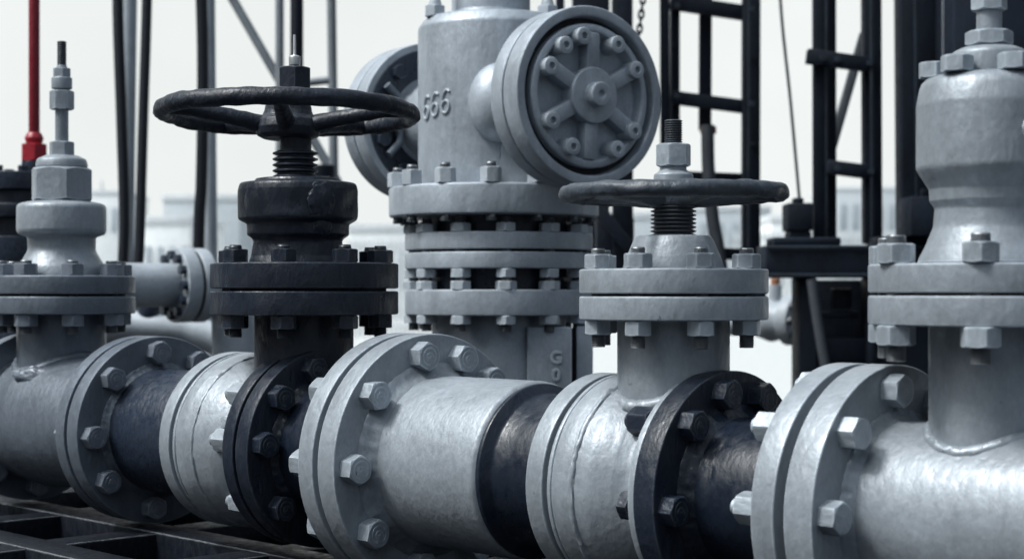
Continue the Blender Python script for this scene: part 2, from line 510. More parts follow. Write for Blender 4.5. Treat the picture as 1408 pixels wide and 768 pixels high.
V.turn('bonnet', [(0, 381), (62, 381), (58, 366, 14), (45, 344, 14), (46, 326, 3), (58, 322, 5), (60, 316, 8), (60, 281, 8), (46, 278, 3), (40, 277), (0, 277)], M['grey'], 4, 96, .0012)
V.hex('packing_nut', 44, 231, 277, M['grey'], spin=.15)
V.turn('gland', [(0, 232), (36, 231), (33, 219, 6), (22, 214), (0, 214)], M['grey'], 4)
V.hex('stem_nut', 18, 195, 215, M['grey'], spin=.2)
V.turn('stem', [(0, 196), (9, 196), (9, 124), (14, 122), (14, 107), (7, 106), (7, 90), (0, 90)], M['grey'], 1.5, 40)
V.hex('stem_nut', 17, 125, 151, M['grey'], spin=.5)
V.hex('stem_nut', 13, 94, 107, M['grey'], spin=.1)
V.thread('stem_thread', 6.5, 57, 96, 13, M['thread'])
studs(vl, V.cx, V.cy, 80*V.k, 20, 8, V.z(379), V.z(431), 16.5*V.k, 16*V.k, M['midb'], .007)

# ---- spool, shade painted into its dark tone
sp1 = pipe_thing('pipe_spool', .23, 'short pipe spool with painted-in shade right of the leftmost valve, between two grey bolted flanges', 'pipe', 'flanged spools between the gate valves')
plate(sp1, F1[1], .042, F1[2], M['mid'])
gasket(sp1, F1[0]+.036, F1[1], F1[2]-.065)
obj('pipe', revolve([(0, F1[1]+.03), (.134, F1[1]+.03), (.131, .2), (.131, F2[0]+.01), (0, F2[0]+.01)], .01, 96, XM(sp1)), M['dark'], sp1)  # dark paint stands in for shade on this pipe
weld_fillet(sp1, F1[1]+.042, .133, .013, M['mid'])
plate(sp1, F2[0], .035, F2[2], M['grey'])
bolts(sp1, F1[1]+.042, F1[0], .168, [182, 137, 94, 58, 22, 217, 262, 306, 344], .026, .027, M['midb'])

# ---- black valve
sb = .535
vb = pipe_thing('gate_valve', sb, 'black gate valve with a large rough black handwheel and grey bulging body', 'valve', 'gate valves in the pipeline')
plate(vb, F2[1], .008, F2[2], M['grey'])
gasket(vb, F2[0]+.035, F2[1], F2[2]-.065)
obj('body', revolve([(0, F2[1]+.004), (F2[2]-.0006, F2[1]+.006), (.1745, .445, .02), (.160, .52, .06), (.128, .585, .04), (.122, .61), (0, .61)], .008, 110, XM(vb), .0015, 18), M['grey'], vb)
weld_ring(vb, .468, .1675, .0062, M['grey'])
plate(vb, F3[0], .034, F3[2], M['black'])
Yb = 3.27
V = Vert(vb, 413, Yb)
V.turn('neck', [(0, 560), (68, 560), (68, 432), (0, 432)], M['black'], 2, 80, .001, dx=5)
V.turn('bonnet_flange', [(0, 432), (128.5, 432), (128.5, 400), (0, 400)], M['black'], 3, 128, dx=6)
V.turn('gasket', [(0, 401), (112, 401), (112, 395), (0, 395)], M['gasket'], 0, dx=6)
V.turn('bonnet_flange', [(0, 396.5), (128.5, 396.5), (128.5, 362), (0, 362)], M['black'], 3, 128, dx=6)
V.turn('bonnet', [(0, 364), (70, 364), (64, 352, 8), (60, 330, 8), (70, 323, 4), (71, 308, 4), (82, 302, 6), (82, 262, 8), (80, 252, 6), (60, 250, 4), (58, 246, 2), (0, 246)], M['black'], 4, 110, .0028, dx=-3, jsc=26, dense=True)
V.thread('stem_thread', 31, 207, 247, 5, M['black'], .2, dx=-7)
V.turn('stem_sleeve', [(0, 212), (22, 212), (22, 186), (0, 186)], M['black'], 1.5, 48, .001, dx=-7)
V.hex('wheel_nut', 24.5, 93, 124, M['black'], dx=-8, spin=.95)
V.turn('grease_fitting', [(0, 94), (5, 94), (5, 91), (8, 90), (8, 78), (6, 77), (2.2, 76), (1.8, 48), (0, 48)], M['bright'], 1, 24, dx=-8)
lump_patch(vb, (V.cx, V.cy, V.z(278)) + cam_ang(62)*80*V.k if False else Vector((V.cx, V.cy, V.z(277))) + cam_ang(62)*79*V.k, cam_ang(62), 19*V.k, 24*V.k, M['black'], 3)
lump_patch(vb, Vector((V.cx, V.cy, V.z(312))) + cam_ang(58)*68*V.k, cam_ang(58), 13*V.k, 14*V.k, M['black'], 5)
lump_patch(vl, Vector((zc[0], zc[1], AXZ + .105)) + cam_ang(108)*.118, cam_ang(108), .048, .024, M['mid'], 9, 'weld_lump')
c = Vector((V.cx, V.cy, 0)) + cam_ang(0)*(-17*V.k)
handwheel(vb, c.x, c.y, V.z(156), 170*V.k, 11.8*V.k, 5, -90 + 3,
          [(0, -.050), (.048, -.050), (.060, -.044), (.064, -.030), (.060, -.014), (.050, -.005), (.046, .005), (.044, .017), (.034, .021), (0, .021)],
          M['wheelb'], (R(-1.7), R(.3)), .024, .054, .0145)
studs(vb, V.cx + cam_ang(0).x*6*V.k, V.cy + cam_ang(0).y*6*V.k, 106*V.k, 8, 8, V.z(362), V.z(432), 18*V.k, 18*V.k, M['blackb'], .008, rodmat=M['thread'], low=.017)

for a, ss in ((178, .555), (160, .56)):
    lump_patch(vb, (ss - sb, math.cos(R(a))*.158, AXZ + math.sin(R(a))*.158), (0, math.cos(R(a)), math.sin(R(a))), .020, .016, M['grey'], a, 'weld_lump')

# ---- black spool
sp2 = pipe_thing('pipe_spool', .76, 'black pipe spool under the large black handwheel, joining the big grey flange', 'pipe', 'flanged spools between the gate valves')
plate(sp2, F3[1], .038, F3[2], M['black'])
gasket(sp2, F3[0]+.034, F3[1], F3[2]-.065)
obj('pipe', revolve([(0, F3[1]+.03), (.128, F3[1]+.03), (.122, .78), (.122, F4[0]+.01), (0, F4[0]+.01)], .01, 96, XM(sp2)), M['pipeb'], sp2)
weld_fillet(sp2, F3[1]+.038, .125, .014, M['black'])
plate(sp2, F4[0], .041, F4[2], M['grey'])
bolts(sp2, F3[1]+.038, F3[0], .158, [174, 106, 140, 221, 62, 22, 262, 305, 342], .025, .026, M['blackb'], M['greyb'], .022, True, 2.0)

# ---- big grey reducer spool
sp3 = pipe_thing('pipe_spool', 1.12, 'large grey pipe spool with the biggest bolted flange, stepping down to black pipe', 'pipe', 'flanged spools between the gate valves')
plate(sp3, F4[1], .046, F4[2], M['grey'])
gasket(sp3, F4[0]+.041, F4[1], F4[2]-.065)
obj('pipe', revolve([(0, .97), (.154, .97), (.150, 1.0, .02), (.150, 1.243, .012), (.138, 1.252), (0, 1.252)], .01, 128, XM(sp3)), M['grey'], sp3)
weld_fillet(sp3, .981, .151, .022, M['grey'])
obj('pipe_end', revolve([(0, 1.246), (.146, 1.246), (.146, 1.256, .004), (.128, 1.268, .01), (.124, 1.30, .02), (.124, F5[0]+.01), (0, F5[0]+.01)], .006, 128, XM(sp3)), M['pipeb'], sp3)
plate(sp3, F5[0], .036, F5[2], M['grey'])
bolts(sp3, F4[1]+.046, F4[0], .188, [181, 140, 100, 71, 46, 218, 258, 300, 338, 14], .0265, .029, M['greyb'], nh=1.5)

# ---- wheel valve
vw = pipe_thing('gate_valve', S(926), 'grey gate valve with a dark flat handwheel below its tall threaded stem', 'valve', 'gate valves in the pipeline')
plate(vw, F5[1], .008, F5[2], M['grey'])
gasket(vw, F5[0]+.036, F5[1], F5[2]-.065)
bw = [(0, F5[1]+.004), (F5[2]-.0006, F5[1]+.006), (.1685, 1.462, .02), (.163, 1.51, .05), (.148, 1.545, .03), (.134, 1.568, .012), (.146, 1.584, .012), (.150, 1.60), (0, 1.60)]
obj('body', revolve(bw, .008, 128, XM(vw), .0012, 18), M['grey'], vw)
weld_ring(vw, 1.482, .1650, .0062, M['grey'])
plate(vw, F6[0]+.006, .0135, F6[2]-.006, M['grey'])
Yw = 2.58
V = Vert(vw, 926, Yw)
V.turn('neck', [(0, 620), (77, 620), (77, 439), (0, 439)], M['mid'] if False else M['grey'], 2, 80, .0008)
weld_saddle(vw, V.cx, V.cy, 77*V.k, lambda x: .154, .0115, M['grey'])
V.turn('bonnet_flange', [(0, 439), (129.5, 439), (129.5, 407), (0, 407)], M['grey'], 3.5, 128)
V.turn('gasket', [(0, 408), (112, 408), (112, 402), (0, 402)], M['gasket'], 0)
V.turn('bonnet_flange', [(0, 403.5), (129.5, 403.5), (129.5, 370), (0, 370)], M['grey'], 3.5, 128)
V.turn('bonnet', [(0, 372), (72, 372), (65, 353, 14), (56, 333, 5), (51, 324, 4), (0, 324)], M['grey'], 4, 80, .0010)
V.turn('bonnet_rib', [(0, 372), (30, 372), (30, 372), (0, 372)], M['grey'], 0, 8) if False else None
V.thread('yoke_thread', 31.5, 282, 326, 8, M['thread'], .16)
V.turn('stem_collar', [(0, 262), (28, 262), (27, 240, 3), (18, 234, 3), (18, 226), (0, 226)], M['grey'], 2, 48)
V.hex('stem_nut', 25, 198, 229, M['greyb'], spin=.42)
V.thread('stem_thread', 12.5, 165, 200, 11, M['thread'], .16)
handwheel(vw, V.cx, V.cy, V.z(266), 147*V.k, 11.2*V.k, 5, -90 + 20,
          [(0, -.022), (.030, -.022), (.036, -.016), (.036, .010), (.030, .018), (0, .018)],
          M['wheelg'], (R(.2), R(-.2)), .008, .034, .0125)
studs(vw, V.cx, V.cy, 108*V.k, 31, 8, V.z(370), V.z(439), 20*V.k, 20*V.k, M['greyb'], .009)
lump_patch(vw, (F6[0] - vw['s0'] - .015, -.03, AXZ + .162), (0, -.2, 1), .02, .014, M['dark'], 4, 'weld_lump') if False else None

# ---- second black spool
sp4 = pipe_thing('pipe_spool', 1.75, 'black pipe spool left of the rightmost valve, with black bolt heads on its flange', 'pipe', 'flanged spools between the gate valves')
plate(sp4, F6[1], .040, F6[2], M['black'])
obj('pipe', revolve([(0, F6[1]+.03), (.116, F6[1]+.03), (.110, 1.70), (.110, F7[0]+.01), (0, F7[0]+.01)], .01, 110, XM(sp4)), M['pipeb'], sp4)
weld_fillet(sp4, F6[1]+.040, .1145, .016, M['black'])
plate(sp4, F7[0], .038, F7[2], M['grey'])
bolts(sp4, F6[1]+.040, F6[0], .150, [135], .0235, .025, M['blackb'], nh=1.6)
bolts(sp4, F6[1]+.040, F6[0], .150, [185, 101, 68, 30, 228, 268, 312, 350], .0235, .025, M['blackb'], nh=.8, tail=.004)

# ---- right valve
vr = pipe_thing('gate_valve', S(1360), 'pale grey gate valve at far right with a tall smooth rounded bonnet', 'valve', 'gate valves in the pipeline')
plate(vr, F7[1], .046, F7[2], M['grey'])
gasket(vr, F7[0]+.038, F7[1], F7[2]-.065)
obj('body', revolve([(0, 1.93), (.128, 1.93), (.123, 1.98, .02), (.124, 2.75), (0, 2.75)], .01, 128, XM(vr)), M['grey'], vr)
weld_fillet(vr, 1.943, .125, .014, M['grey'])
bolts(vr, F7[1]+.046, F7[0], .166, [178, 137, 97, 58, 20, 222, 262, 305, 342], .0235, .026, M['greyb'], mark=False, nh=1.5)
Yr = 2.197
V = Vert(vr, 1360, Yr)
V.turn('neck', [(0, 680), (81, 680), (81, 446), (0, 446)], M['grey'], 2, 96, .0008)
weld_saddle(vr, V.cx, V.cy, 81*V.k, lambda x: .1205, .0085, M['greyb'])
V.turn('bonnet_flange', [(0, 446), (163, 446), (163, 406), (0, 406)], M['grey'], 4, 144)
V.turn('gasket', [(0, 407), (142, 407), (142, 401), (0, 401)], M['gasket'], 0)
V.turn('bonnet_flange', [(0, 402.5), (163, 402.5), (163, 363), (0, 363)], M['grey'], 4, 144)
V.turn('bonnet', [(0, 365), (99, 364), (86, 339, 24), (74.5, 312, 24), (72, 286, 8), (79, 276, 5), (80, 260, 7), (87, 249, 12), (98, 232, 16), (98, 145, 30), (90, 108, 24), (60, 103), (0, 103)], M['grey'], 6, 128, .0010, jsc=22)
V.turn('gland_plate', [(0, 106), (52, 106), (50, 72, 8), (36, 66), (0, 66)], M['grey'], 4, 64)
V.hex('stem_nut', 33, 43, 63, M['greyb'], spin=.1)
V.turn('stem', [(0, 64), (17, 64), (17, 12), (0, 12)], M['grey'], 1.5, 40)
V.hex('stem_nut', 25, -14, 15, M['greyb'], spin=.2)
V.thread('stem_thread', 13, -60, -13, 10, M['thread'])
gn = cached('gn', lambda: finish(hexbm(bmesh.new(), 22.5*V.k, 22*V.k, both=True), 25))
for k in range(6):
    v = cam_ang(20 + k*60)*(74*V.k)
    o = link('gland_bolt', gn, M['greyb'], vr, (V.cx + v.x, V.cy + v.y, V.z(105)), (0, 0, rnd.uniform(0, 1)))
lump_patch(vr, Vector((V.cx, V.cy, V.z(190))) + cam_ang(66)*96*V.k, cam_ang(66), 24*V.k, 30*V.k, M['grey'], 6)
studs(vr, V.cx, V.cy, 146*V.k, 58.6, 7, V.z(363), V.z(446), 27*V.k, 27*V.k, M['greyb'], .011)

# ================================================================== WELLHEAD
YH = 4.3
hx = at(686, HZ, YH).x
wh = thing('wellhead', (hx, YH, 0), 'tall pale grey wellhead with round spoked side covers and raised number 666, behind the pipes', 'wellhead')
V = Vert(wh, 686, YH)
Z = V.z
V.turn('casing', [(0, 1060), (92, 1060), (92, 431), (0, 431)], M['head'], 2, 80)
k = V.k
# flat identification pad with two cast marks, dark slot and edge strip to its right
bm = bmesh.new(); box(bm, 38*k, 97*k, -96*k, -60*k, Z(700), Z(447), .004)
obj('pad', bm, M['head'], wh)
bm = bmesh.new(); box(bm, 104*k, 126*k, -70*k, -20*k, Z(1060), Z(447), .003)
obj('edge_strip', bm, M['head'], wh)
bm = bmesh.new(); box(bm, 98*k, 104*k, -62*k, -18*k, Z(1060), Z(450), 0)
obj('slot', bm, M['gasket'], wh)
V.turn('flange', [(0, 432), (129, 432), (129, 398), (0, 398)], M['head'], 2.5, 128)
V.turn('spacer', [(0, 399), (102, 399), (102, 369), (0, 369)], M['black'], 0, 64)
V.turn('flange', [(0, 370), (129, 370), (129, 348.3), (0, 348.3)], M['head'], 2.5, 128)
V.turn('gasket', [(0, 348), (114, 348), (114, 344), (0, 344)], M['gasket'], 0)
V.turn('flange', [(0, 344.7), (129, 344.7), (129, 322), (0, 322)], M['head'], 2.5, 128)
V.turn('spacer', [(0, 323), (104, 323), (104, 298), (0, 298)], M['black'], 0, 64)
V.turn('flange', [(0, 300), (144, 300, 5), (144, 259, 5), (0, 259)], M['head'], 4, 144, dx=-7)
studs(wh, 0, 0, 117*k, 25, 12, Z(322), Z(432), 14.5*k, 11.5*k, M['headb'], .014, mids=(Z(382), Z(398)), low=.018)
# dark short studs of the upper flange
studs(wh, -7*k, 0, 132*k, 10, 13, Z(259), Z(300), 14.5*k, 20*k, M['headb'], .013, step=27, bottom=False, low=-.022)
# cross body
V.turn('cross_body', [(0, 262), (106, 262), (106, 42, 10), (96, 28, 8), (0, 28)], M['head'], 5, 110, .0009, dx=-5, jsc=14)
V.turn('spool', [(0, 34), (60, 34, 0), (56, 24, 4), (54, 18), (54, -120), (0, -120)], M['head'], 3, 80, dx=-11)
# crossbore
BA = R(34); bd = Vector((math.sin(BA), -math.cos(BA), 0))
zc_ = Z(153)
q = bd.to_track_quat('Z', 'Y')
BM = Matrix.Translation((-5*k, 0, zc_)) @ q.to_matrix().to_4x4()
def bore(name, prof, mat, rad=.004, segs=110, parent=None):
    return obj(name, revolve(prof, rad, segs, BM), mat, parent or wh)
bore('bore_neck', [(0, -.40), (.105, -.40), (.105, .36), (0, .36)], M['head'], .01, 72)
RC = .213
bm = bmesh.new(); bmesh.ops.create_icosphere(bm, subdivisions=5, radius=1, matrix=Matrix.Translation((2*k, -.195, zc_)) @ Matrix.Diagonal((.078, .075, .098, 1)))
obj('neck_boss', bm, M['head'], wh, 60)
for sg in (1,):
    bore('cover_flange', [(0, .300), (RC, .300), (RC, .348), (0, .348)], M['head'], .005, 128)
    bore('gasket', [(0, .340), (RC-.010, .340), (RC-.010, .362), (0, .362)], M['gasket'], 0)
    rimf = bore('cover_rim', [(0, .354), (RC, .354), (RC, .412), (.189, .412), (.185, .380, .002), (0, .380)], M['head'], .005, 128)
    bore('seal_groove', [(.1845, .376), (.1845, .388), (.166, .388), (.166, .376)], M['gasket'], 0, 128)
    bore('cover_plate', [(0, .370), (.171, .370), (.171, .410, .006), (.153, .413, .006), (.144, .384, .010), (0, .384)], M['head'], .004, 110)
    bore('cover_hub', [(0, .380), (.066, .380), (.067, .428, .006), (.029, .428, .002), (.029, .455, .004), (.009, .455), (.007, .447), (0, .447)], M['head'], .004, 64)
    for a in (88, 28, -32, -92, -152, 152):
        bm = bmesh.new()
        m4 = BM @ Matrix.Rotation(R(a), 4, 'Z')
        # to_track_quat frame: rotate so that 90 is up
        bm2 = box(bm, .055, .152, -.0195, .0195, .376, .419, .009, m4)
        obj('cover_rib', bm2, M['head'], wh)
    for a in (104, 128, 62, 155, -118, -62, -34, 29, -152):
        def cb():
            b = lathe(bmesh.new(), fillet([(0, -.016), (.0205, -.016), (.0205, .034), (.0085, .036, .001), (.0075, .024), (0, .024)], .002), 28)
            return finish(b, 35)
        me = cached('capbolt', cb)
        m4 = BM @ Matrix.Translation((.141*math.cos(R(a)), .141*math.sin(R(a)), .398))
        o = link('cover_bolt', me, M['headb'], wh); o.matrix_local = m4
# opposite side: two flanges, inner face with bolts and clamp dogs
bore('cover_flange', [(0, -.372), (RC, -.372), (RC, -.318), (0, -.318)], M['head'], .005, 128)
bore('gasket', [(0, -.38), (RC-.010, -.38), (RC-.010, -.366), (0, -.366)], M['gasket'], 0)
bore('cover_rim', [(0, -.43), (RC, -.43), (RC, -.378), (0, -.378)], M['head'], .005, 128)
bore('face_ring', [(.12, -.3185), (.194, -.3185), (.194, -.314), (.12, -.314)], M['dark'], .001, 96)
for a in (130, 165, 200, 235, 95, 270):
    hm = cached('ibolt', lambda: finish(hexbm(bmesh.new(), .021, .022), 25))
    o = link('flange_bolt', hm, M['dark'], wh); o.matrix_local = BM @ Matrix.Translation((.165*math.cos(R(a)), .165*math.sin(R(a)), -.3175))
for a0, a1 in ((150, 176), (184, 214)):
    bm = bmesh.new()
    pts = [BM @ Vector((rr*math.cos(R(a)), rr*math.sin(R(a)), -.295)) for rr, a in ((.175, a0), (.13, a0+4), (.115, (a0+a1)/2), (.13, a1-4), (.175, a1))]
    tube(bm, pts, .011, 10, False, .15, 40)
    obj('clamp_dog', bm, M['mid'], wh, 60)
# gusset web rising from the flange to the front cover
prof = [(-16, 261), (-6, 257), (0, 250), (3, 240), (4, 207), (8, 203), (112, 203), (128, 261)]
bm = bmesh.new()
vs = [[bm.verts.new((u*k, yy, Z(r_))) for u, r_ in prof] for yy in (-.215, -.165)]
bm.faces.new(vs[0]); bm.faces.new(vs[1][::-1])
for i in range(len(prof)):
    j = (i+1) % len(prof); bm.faces.new((vs[0][j], vs[0][i], vs[1][i], vs[1][j]))
bmesh.ops.bevel(bm, geom=list(bm.edges), offset=.004, segments=2, affect='EDGES')
obj('gusset', bm, M['head'], wh)
# top rods with nuts on the shoulder
for (px, dy) in ((600, -40), (752, -38), (640, 60), (716, 60)):
    x = (px - 686)*k; y = dy*k
    b = lathe(bmesh.new(), [(0, 0), (.007, 0), (.007, .36), (0, .36)], 16)
    s = obj('stud', b, M['thread'], wh, loc=(x, y, Z(30)))
    b = hexbm(bmesh.new(), 15*k, 15*k, both=True); obj('nut', b, M['headb'], s, 25, loc=(0, 0, 0))
    b = lathe(bmesh.new(), fillet([(0, 0), (.018, 0), (.012, .02), (.010, .026), (0, .026)], .003), 24); obj('washer', b, M['headb'], s, loc=(0, 0, 15*k))

def cast_text(body, size, depth):
    cu = bpy.data.curves.new('t', 'FONT'); cu.body = body; cu.size = size; cu.extrude = depth; cu.bevel_depth = size*.045; cu.bevel_resolution = 2
    cu.align_x = 'CENTER'; cu.align_y = 'CENTER'; cu.space_character = 1.08; cu.offset = size*.004
    o = bpy.data.objects.new('t', cu); COL.objects.link(o)
    dg = bpy.context.evaluated_depsgraph_get()
    me = bpy.data.meshes.new_from_object(o.evaluated_get(dg))
    bpy.data.objects.remove(o)
    return me
h = 33*k; rb = 106*k; ac = R(-48.5)              # digits stand on the body, 0 faces the camera
bm = bmesh.new()
for d in (-1, 0, 1):
    x0 = d*.74*h
    pt_ = [Vector((x0 + .23*h*math.cos(R(a)), -.23*h + .25*h*math.sin(R(a)), 0)) for a in range(180, -181, -15)]
    up_ = [(-.225, -.1), (-.19, .12), (-.10, .32), (.03, .44), (.15, .43), (.235, .34)]
    path = pt_ + [Vector((x0 + u*h, v*h, 0)) for u, v in up_]
    tube(bm, path, .062*h, 8)
for v in bm.verts:
    x, y, z = v.co
    a = ac + x*.82/rb; r = rb + z*1.15 + .001
    v.co = (math.sin(a)*r, -math.cos(a)*r, y + x*.10)
obj('raised_number', bm, M['headb'], wh, 60, (-5*k, 0, Z(151)))
for ch, row in (('G', 488), ('0', 511)):
    me = cast_text(ch, 17*k*1.3, .003)
    for v in me.vertices:
        x, y, z = v.co; v.co = (x, -z, y)
    link('raised_letter', me, M['headb'], wh, (76*k, -96*k, Z(row)))

# ================================================================== SKID DECK
ctr = line_pt(.8)
sk = thing('skid_deck', (ctr.x, ctr.y, 0), 'black steel grating deck with open cells, under the row of flanged pipes', 'skid', None, ROT)
def sbar(name, x0, x1, y0, y1, z0, z1, bev=.005):
    bm = box(bmesh.new(), x0 - .8, x1 - .8, y0, y1, z0, z1, bev); return obj(name, bm, M['deck'], sk)
W = .042
ys = [-.32 + .30*i for i in range(-3, 5)]
for y in ys:
    sbar('long_bar', -1.9, 3.1, y - W, y + W, DECK - .14, DECK)
xs = [.13 + .40*i for i in range(-5, 8)]
for x in xs:
    # cross bars run under the whole deck, butted below the long bars' tops by a hair
    sbar('cross_bar', x - W, x + W, ys[0] - W - .002, ys[-1] + W + .002, DECK - .137, DECK - .0025)
sbar('shade_pan', -1.95, 3.15, ys[0]-.05, ys[-1]+.05, DECK - .40, DECK - .385, 0)  # added dark pan, keeps sunlight out below the open cells
for x in (-1.7, .3, 2.3):
    for y in (-1.1, .68):
        sbar('leg', x - .05, x + .05, y - .05, y + .05, 0, DECK - .4002, .004)
sbar('skirt', -1.95, 3.15, ys[-1] + .05, ys[-1] + .06, DECK - .40, DECK - .02, 0)
sbar('skirt', -1.95, 3.15, ys[0] - .06, ys[0] - .05, DECK - .40, DECK - .02, 0)

# ================================================================== BACKGROUND, LEFT
def post(name, px, hw, row_top, row_bot, Y, mat, label, cat, group=None, round_=True, lean=0.0):
    """an upright standing on the ground at depth Y"""
    p = at(px, HZ, Y); k = Y/F
    t = thing(name, (p.x, p.y, 0), label, cat, group)
    return t, k

# grey uprights with hoses
def upright(px, px_top, hw, Y, mat, label, rows=(-200, None), name='steel_post', cat='post', group=None):
    k = Y/F; b = at(px, HZ, Y); zt = HC - (rows[0] - HZ)*k
    t = thing(name, (b.x, b.y, 0), label, cat, group)
    dx = (px_top - px)*k
    bm = tube(bmesh.new(), [Vector((0, 0, .012)), Vector((dx*.5, 0, zt*.5)), Vector((dx, 0, zt))], hw*k, 20)
    obj('shaft', bm, mat, t, 60)
    bm = box(bmesh.new(), -hw*2.2*k, hw*2.2*k, -hw*2.2*k, hw*2.2*k, 0, .02, .003); obj('base_plate', bm, mat, t)
    return t
u1 = upright(167, 180, 11, 7.2, M['pale'], 'grey steel upright behind the left valve with a black hose beside it')
u2 = upright(293, 284, 10, 7.6, M['pale'], 'grey steel upright left of the big black handwheel, behind a black hose')
u3 = upright(408, 408, 9, 6.6, M['mast'], 'black steel pole rising behind the nut of the big black handwheel')

def hose(pts, hw, Y, mat, label, name='hose', cat='hose', Yend=None):
    k = Y/F
    P = [at(x, y, Y) for x, y in pts]
    # subdivide smoothly
    Q = []
    n = len(P)
    for i in range(n-1):
        p0, p1, p2, p3 = P[max(i-1, 0)], P[i], P[i+1], P[min(i+2, n-1)]
        for s in range(8):
            u = s/8
            Q.append(.5*((2*p1) + (p2-p0)*u + (2*p0-5*p1+4*p2-p3)*u*u + (3*p1-p0-3*p2+p3)*u**3))
    Q.append(P[-1])
    o = bpy.data.objects.new
    base = P[-1].copy()
    bm = tube(bmesh.new(), [p - base for p in Q], hw*k, 14)
    return tagg(obj(name, bm, mat, None, 60, base), label, cat)
YHo = 6.9
hose([(163, -200), (162, 0), (167, 160), (171, 300), (168, 400), (160, 760)], 7.5, YHo, M['hose'], 'thick black hose hanging in front of the grey upright at left')
hose([(205, -200), (202, 0), (197, 160), (192, 330), (188, 420), (186, 770)], 7, YHo - .1, M['hose'], 'thin black hose hanging free, right of the grey left upright')
hose([(268, -200), (277, 0), (279, 120), (277, 250), (273, 345), (268, 760)], 8, YHo + .1, M['hose'], 'black hose hanging beside the upright left of the big handwheel')

# lattice frame
k = 8.2/F
b = at(420, HZ, 8.2)
lt = thing('lattice_frame', (b.x, b.y, 0), 'grey tubular lattice frame with a diagonal brace behind the black handwheel', 'frame')
def lp(px, py): v = at(px, py, 8.2); return Vector((v.x - b.x, 0, v.z))
def lrod(name, A, B, hw, mat=M['mastg'], dy=0.0):
    off = Vector((0, dy, 0)); obj(name, tube(bmesh.new(), [A + off, (A+B)/2 + off, B + off], hw*k, 16), mat, lt, 60)
lrod('upright_tube', Vector((lp(386, 0).x, 0, 0)), lp(384, -200), 6)
lrod('upright_tube', Vector((lp(466, 0).x, 0, 0)), lp(453, -200), 6.5)
lrod('diagonal_brace', lp(262, -100), lp(470, 262), 6.5, dy=.05)
lrod('rung', lp(386, 118), lp(456, 110), 5.5)
lrod('rung', lp(386, 300), lp(462, 292), 5.5)
bm = lathe(bmesh.new(), fillet([(0, 0), (.07, 0), (.07, .06), (0, .06)], .005), 24); obj('clamp', bm, M['mast'], lt, loc=lp(442, 244))

# red pipe on dark pump head
YP = 5.2; kp = YP/F
b = at(22, HZ, YP)
pt = thing('pump_head', (b.x, b.y, 0), 'black flanged pump head half hidden behind the leftmost grey valve', 'pump')
V = Vert(pt, 22, YP)
V.turn('pedestal', [(0, V.base/V.k + 400), (30, V.base/V.k + 400), (30, 360), (0, 360)], M['dark'], 2, 48)
V.turn('body', [(0, 362), (46, 362), (46, 300), (40, 296), (40, 262), (0, 262)], M['black'], 3, 64)
V.turn('flange', [(0, 300), (62, 300), (62, 282), (0, 282)], M['black'], 2, 80)
V.turn('flange', [(0, 262), (52, 262), (52, 238), (0, 238)], M['dark'], 2, 80)
V.turn('flange', [(0, 362), (60, 362), (60, 326), (0, 326)], M['dark'], 2, 80)
nm = cached('pn', lambda: finish(hexbm(bmesh.new(), 7*kp, 8*kp, both=True), 25))
for a in range(8):
    link('nut', nm, M['blackb'], pt, (math.cos(a*PI/4+.5)*43*kp, math.sin(a*PI/4+.5)*43*kp, V.z(238)))
b2 = at(47, HZ, YP)
rp = thing('red_pipe', (b2.x, b2.y, V.z(238)), 'thin red pipe standing upright on the black pump head', 'pipe')
V2 = Vert(rp, 47, YP)
V2.turn('collar', [(0, 238), (17, 237), (17, 222), (0, 222)], M['dark'], 1.5, 32)
M['redc'] = paint('bright red paint', (.34, .012, .026), .38, bump=.4, var=.25)
V2.turn('neck', [(0, 200), (10, 200), (13, 190, 4), (9, 182, 3), (0, 182)], M['redc'], 1.5, 32)
V2.hex('coupling', 19, 198, 222, M['redc'])
V2.turn('tube', [(0, 198), (7.5, 198), (7.5, -200), (0, -200)], M['red'], 1, 32)

# horizontal pale pipe with flange and elbow
YE = 5.6; ke = YE/F
b = at(262, HZ, YE)
hp = thing('elbow_pipe', (b.x, b.y, 0), 'pale grey horizontal pipe ending in a bolted flange and elbow, behind the shade-painted spool', 'pipe')
zc2 = HC - (392 - HZ)*ke
AXH = Matrix.Translation((0, 0, zc2)) @ Matrix.Rotation(R(36), 4, 'Z') @ AX
obj('pipe', revolve([(0, -.56), (30*ke, -.56), (30*ke, -.02), (0, -.02)], .004, 64, AXH), M['pale'], hp)
obj('flange', revolve([(0, -.06), (51*ke, -.06), (51*ke, -.01), (0, -.01)], .004, 80, AXH), M['pale'], hp)
obj('gasket', revolve([(0, -.012), (48*ke, -.012), (48*ke, .004), (0, .004)], 0, 80, AXH), M['gasket'], hp)
obj('flange', revolve([(0, .002), (51*ke, .002), (51*ke, .045), (0, .045)], .004, 80, AXH), M['pale'], hp)
hm = cached('ebolt', lambda: finish(hexbm(bmesh.new(), 7*ke, .02), 25))
for a in range(12):
    o = link('bolt', hm, M['dark'], hp); o.matrix_local = AXH @ Matrix.Translation((41*ke*math.cos(a*PI/6), 41*ke*math.sin(a*PI/6), -.06)) @ Matrix.Rotation(PI, 4, 'X')
pth = []
for i in range(14):
    u = i/13*PI/2; rr = .13
    pth.append(AXH @ Vector((rr*(1-math.cos(u)), 0, .03 + rr*math.sin(u))))
endp = pth[-1]; pth.append(Vector((endp.x + .02, endp.y, .40))); pth.append(Vector((endp.x + .04, endp.y, 0.0)))
obj('elbow', tube(bmesh.new(), pth, 31*ke, 28), M['pale'], hp, 60)
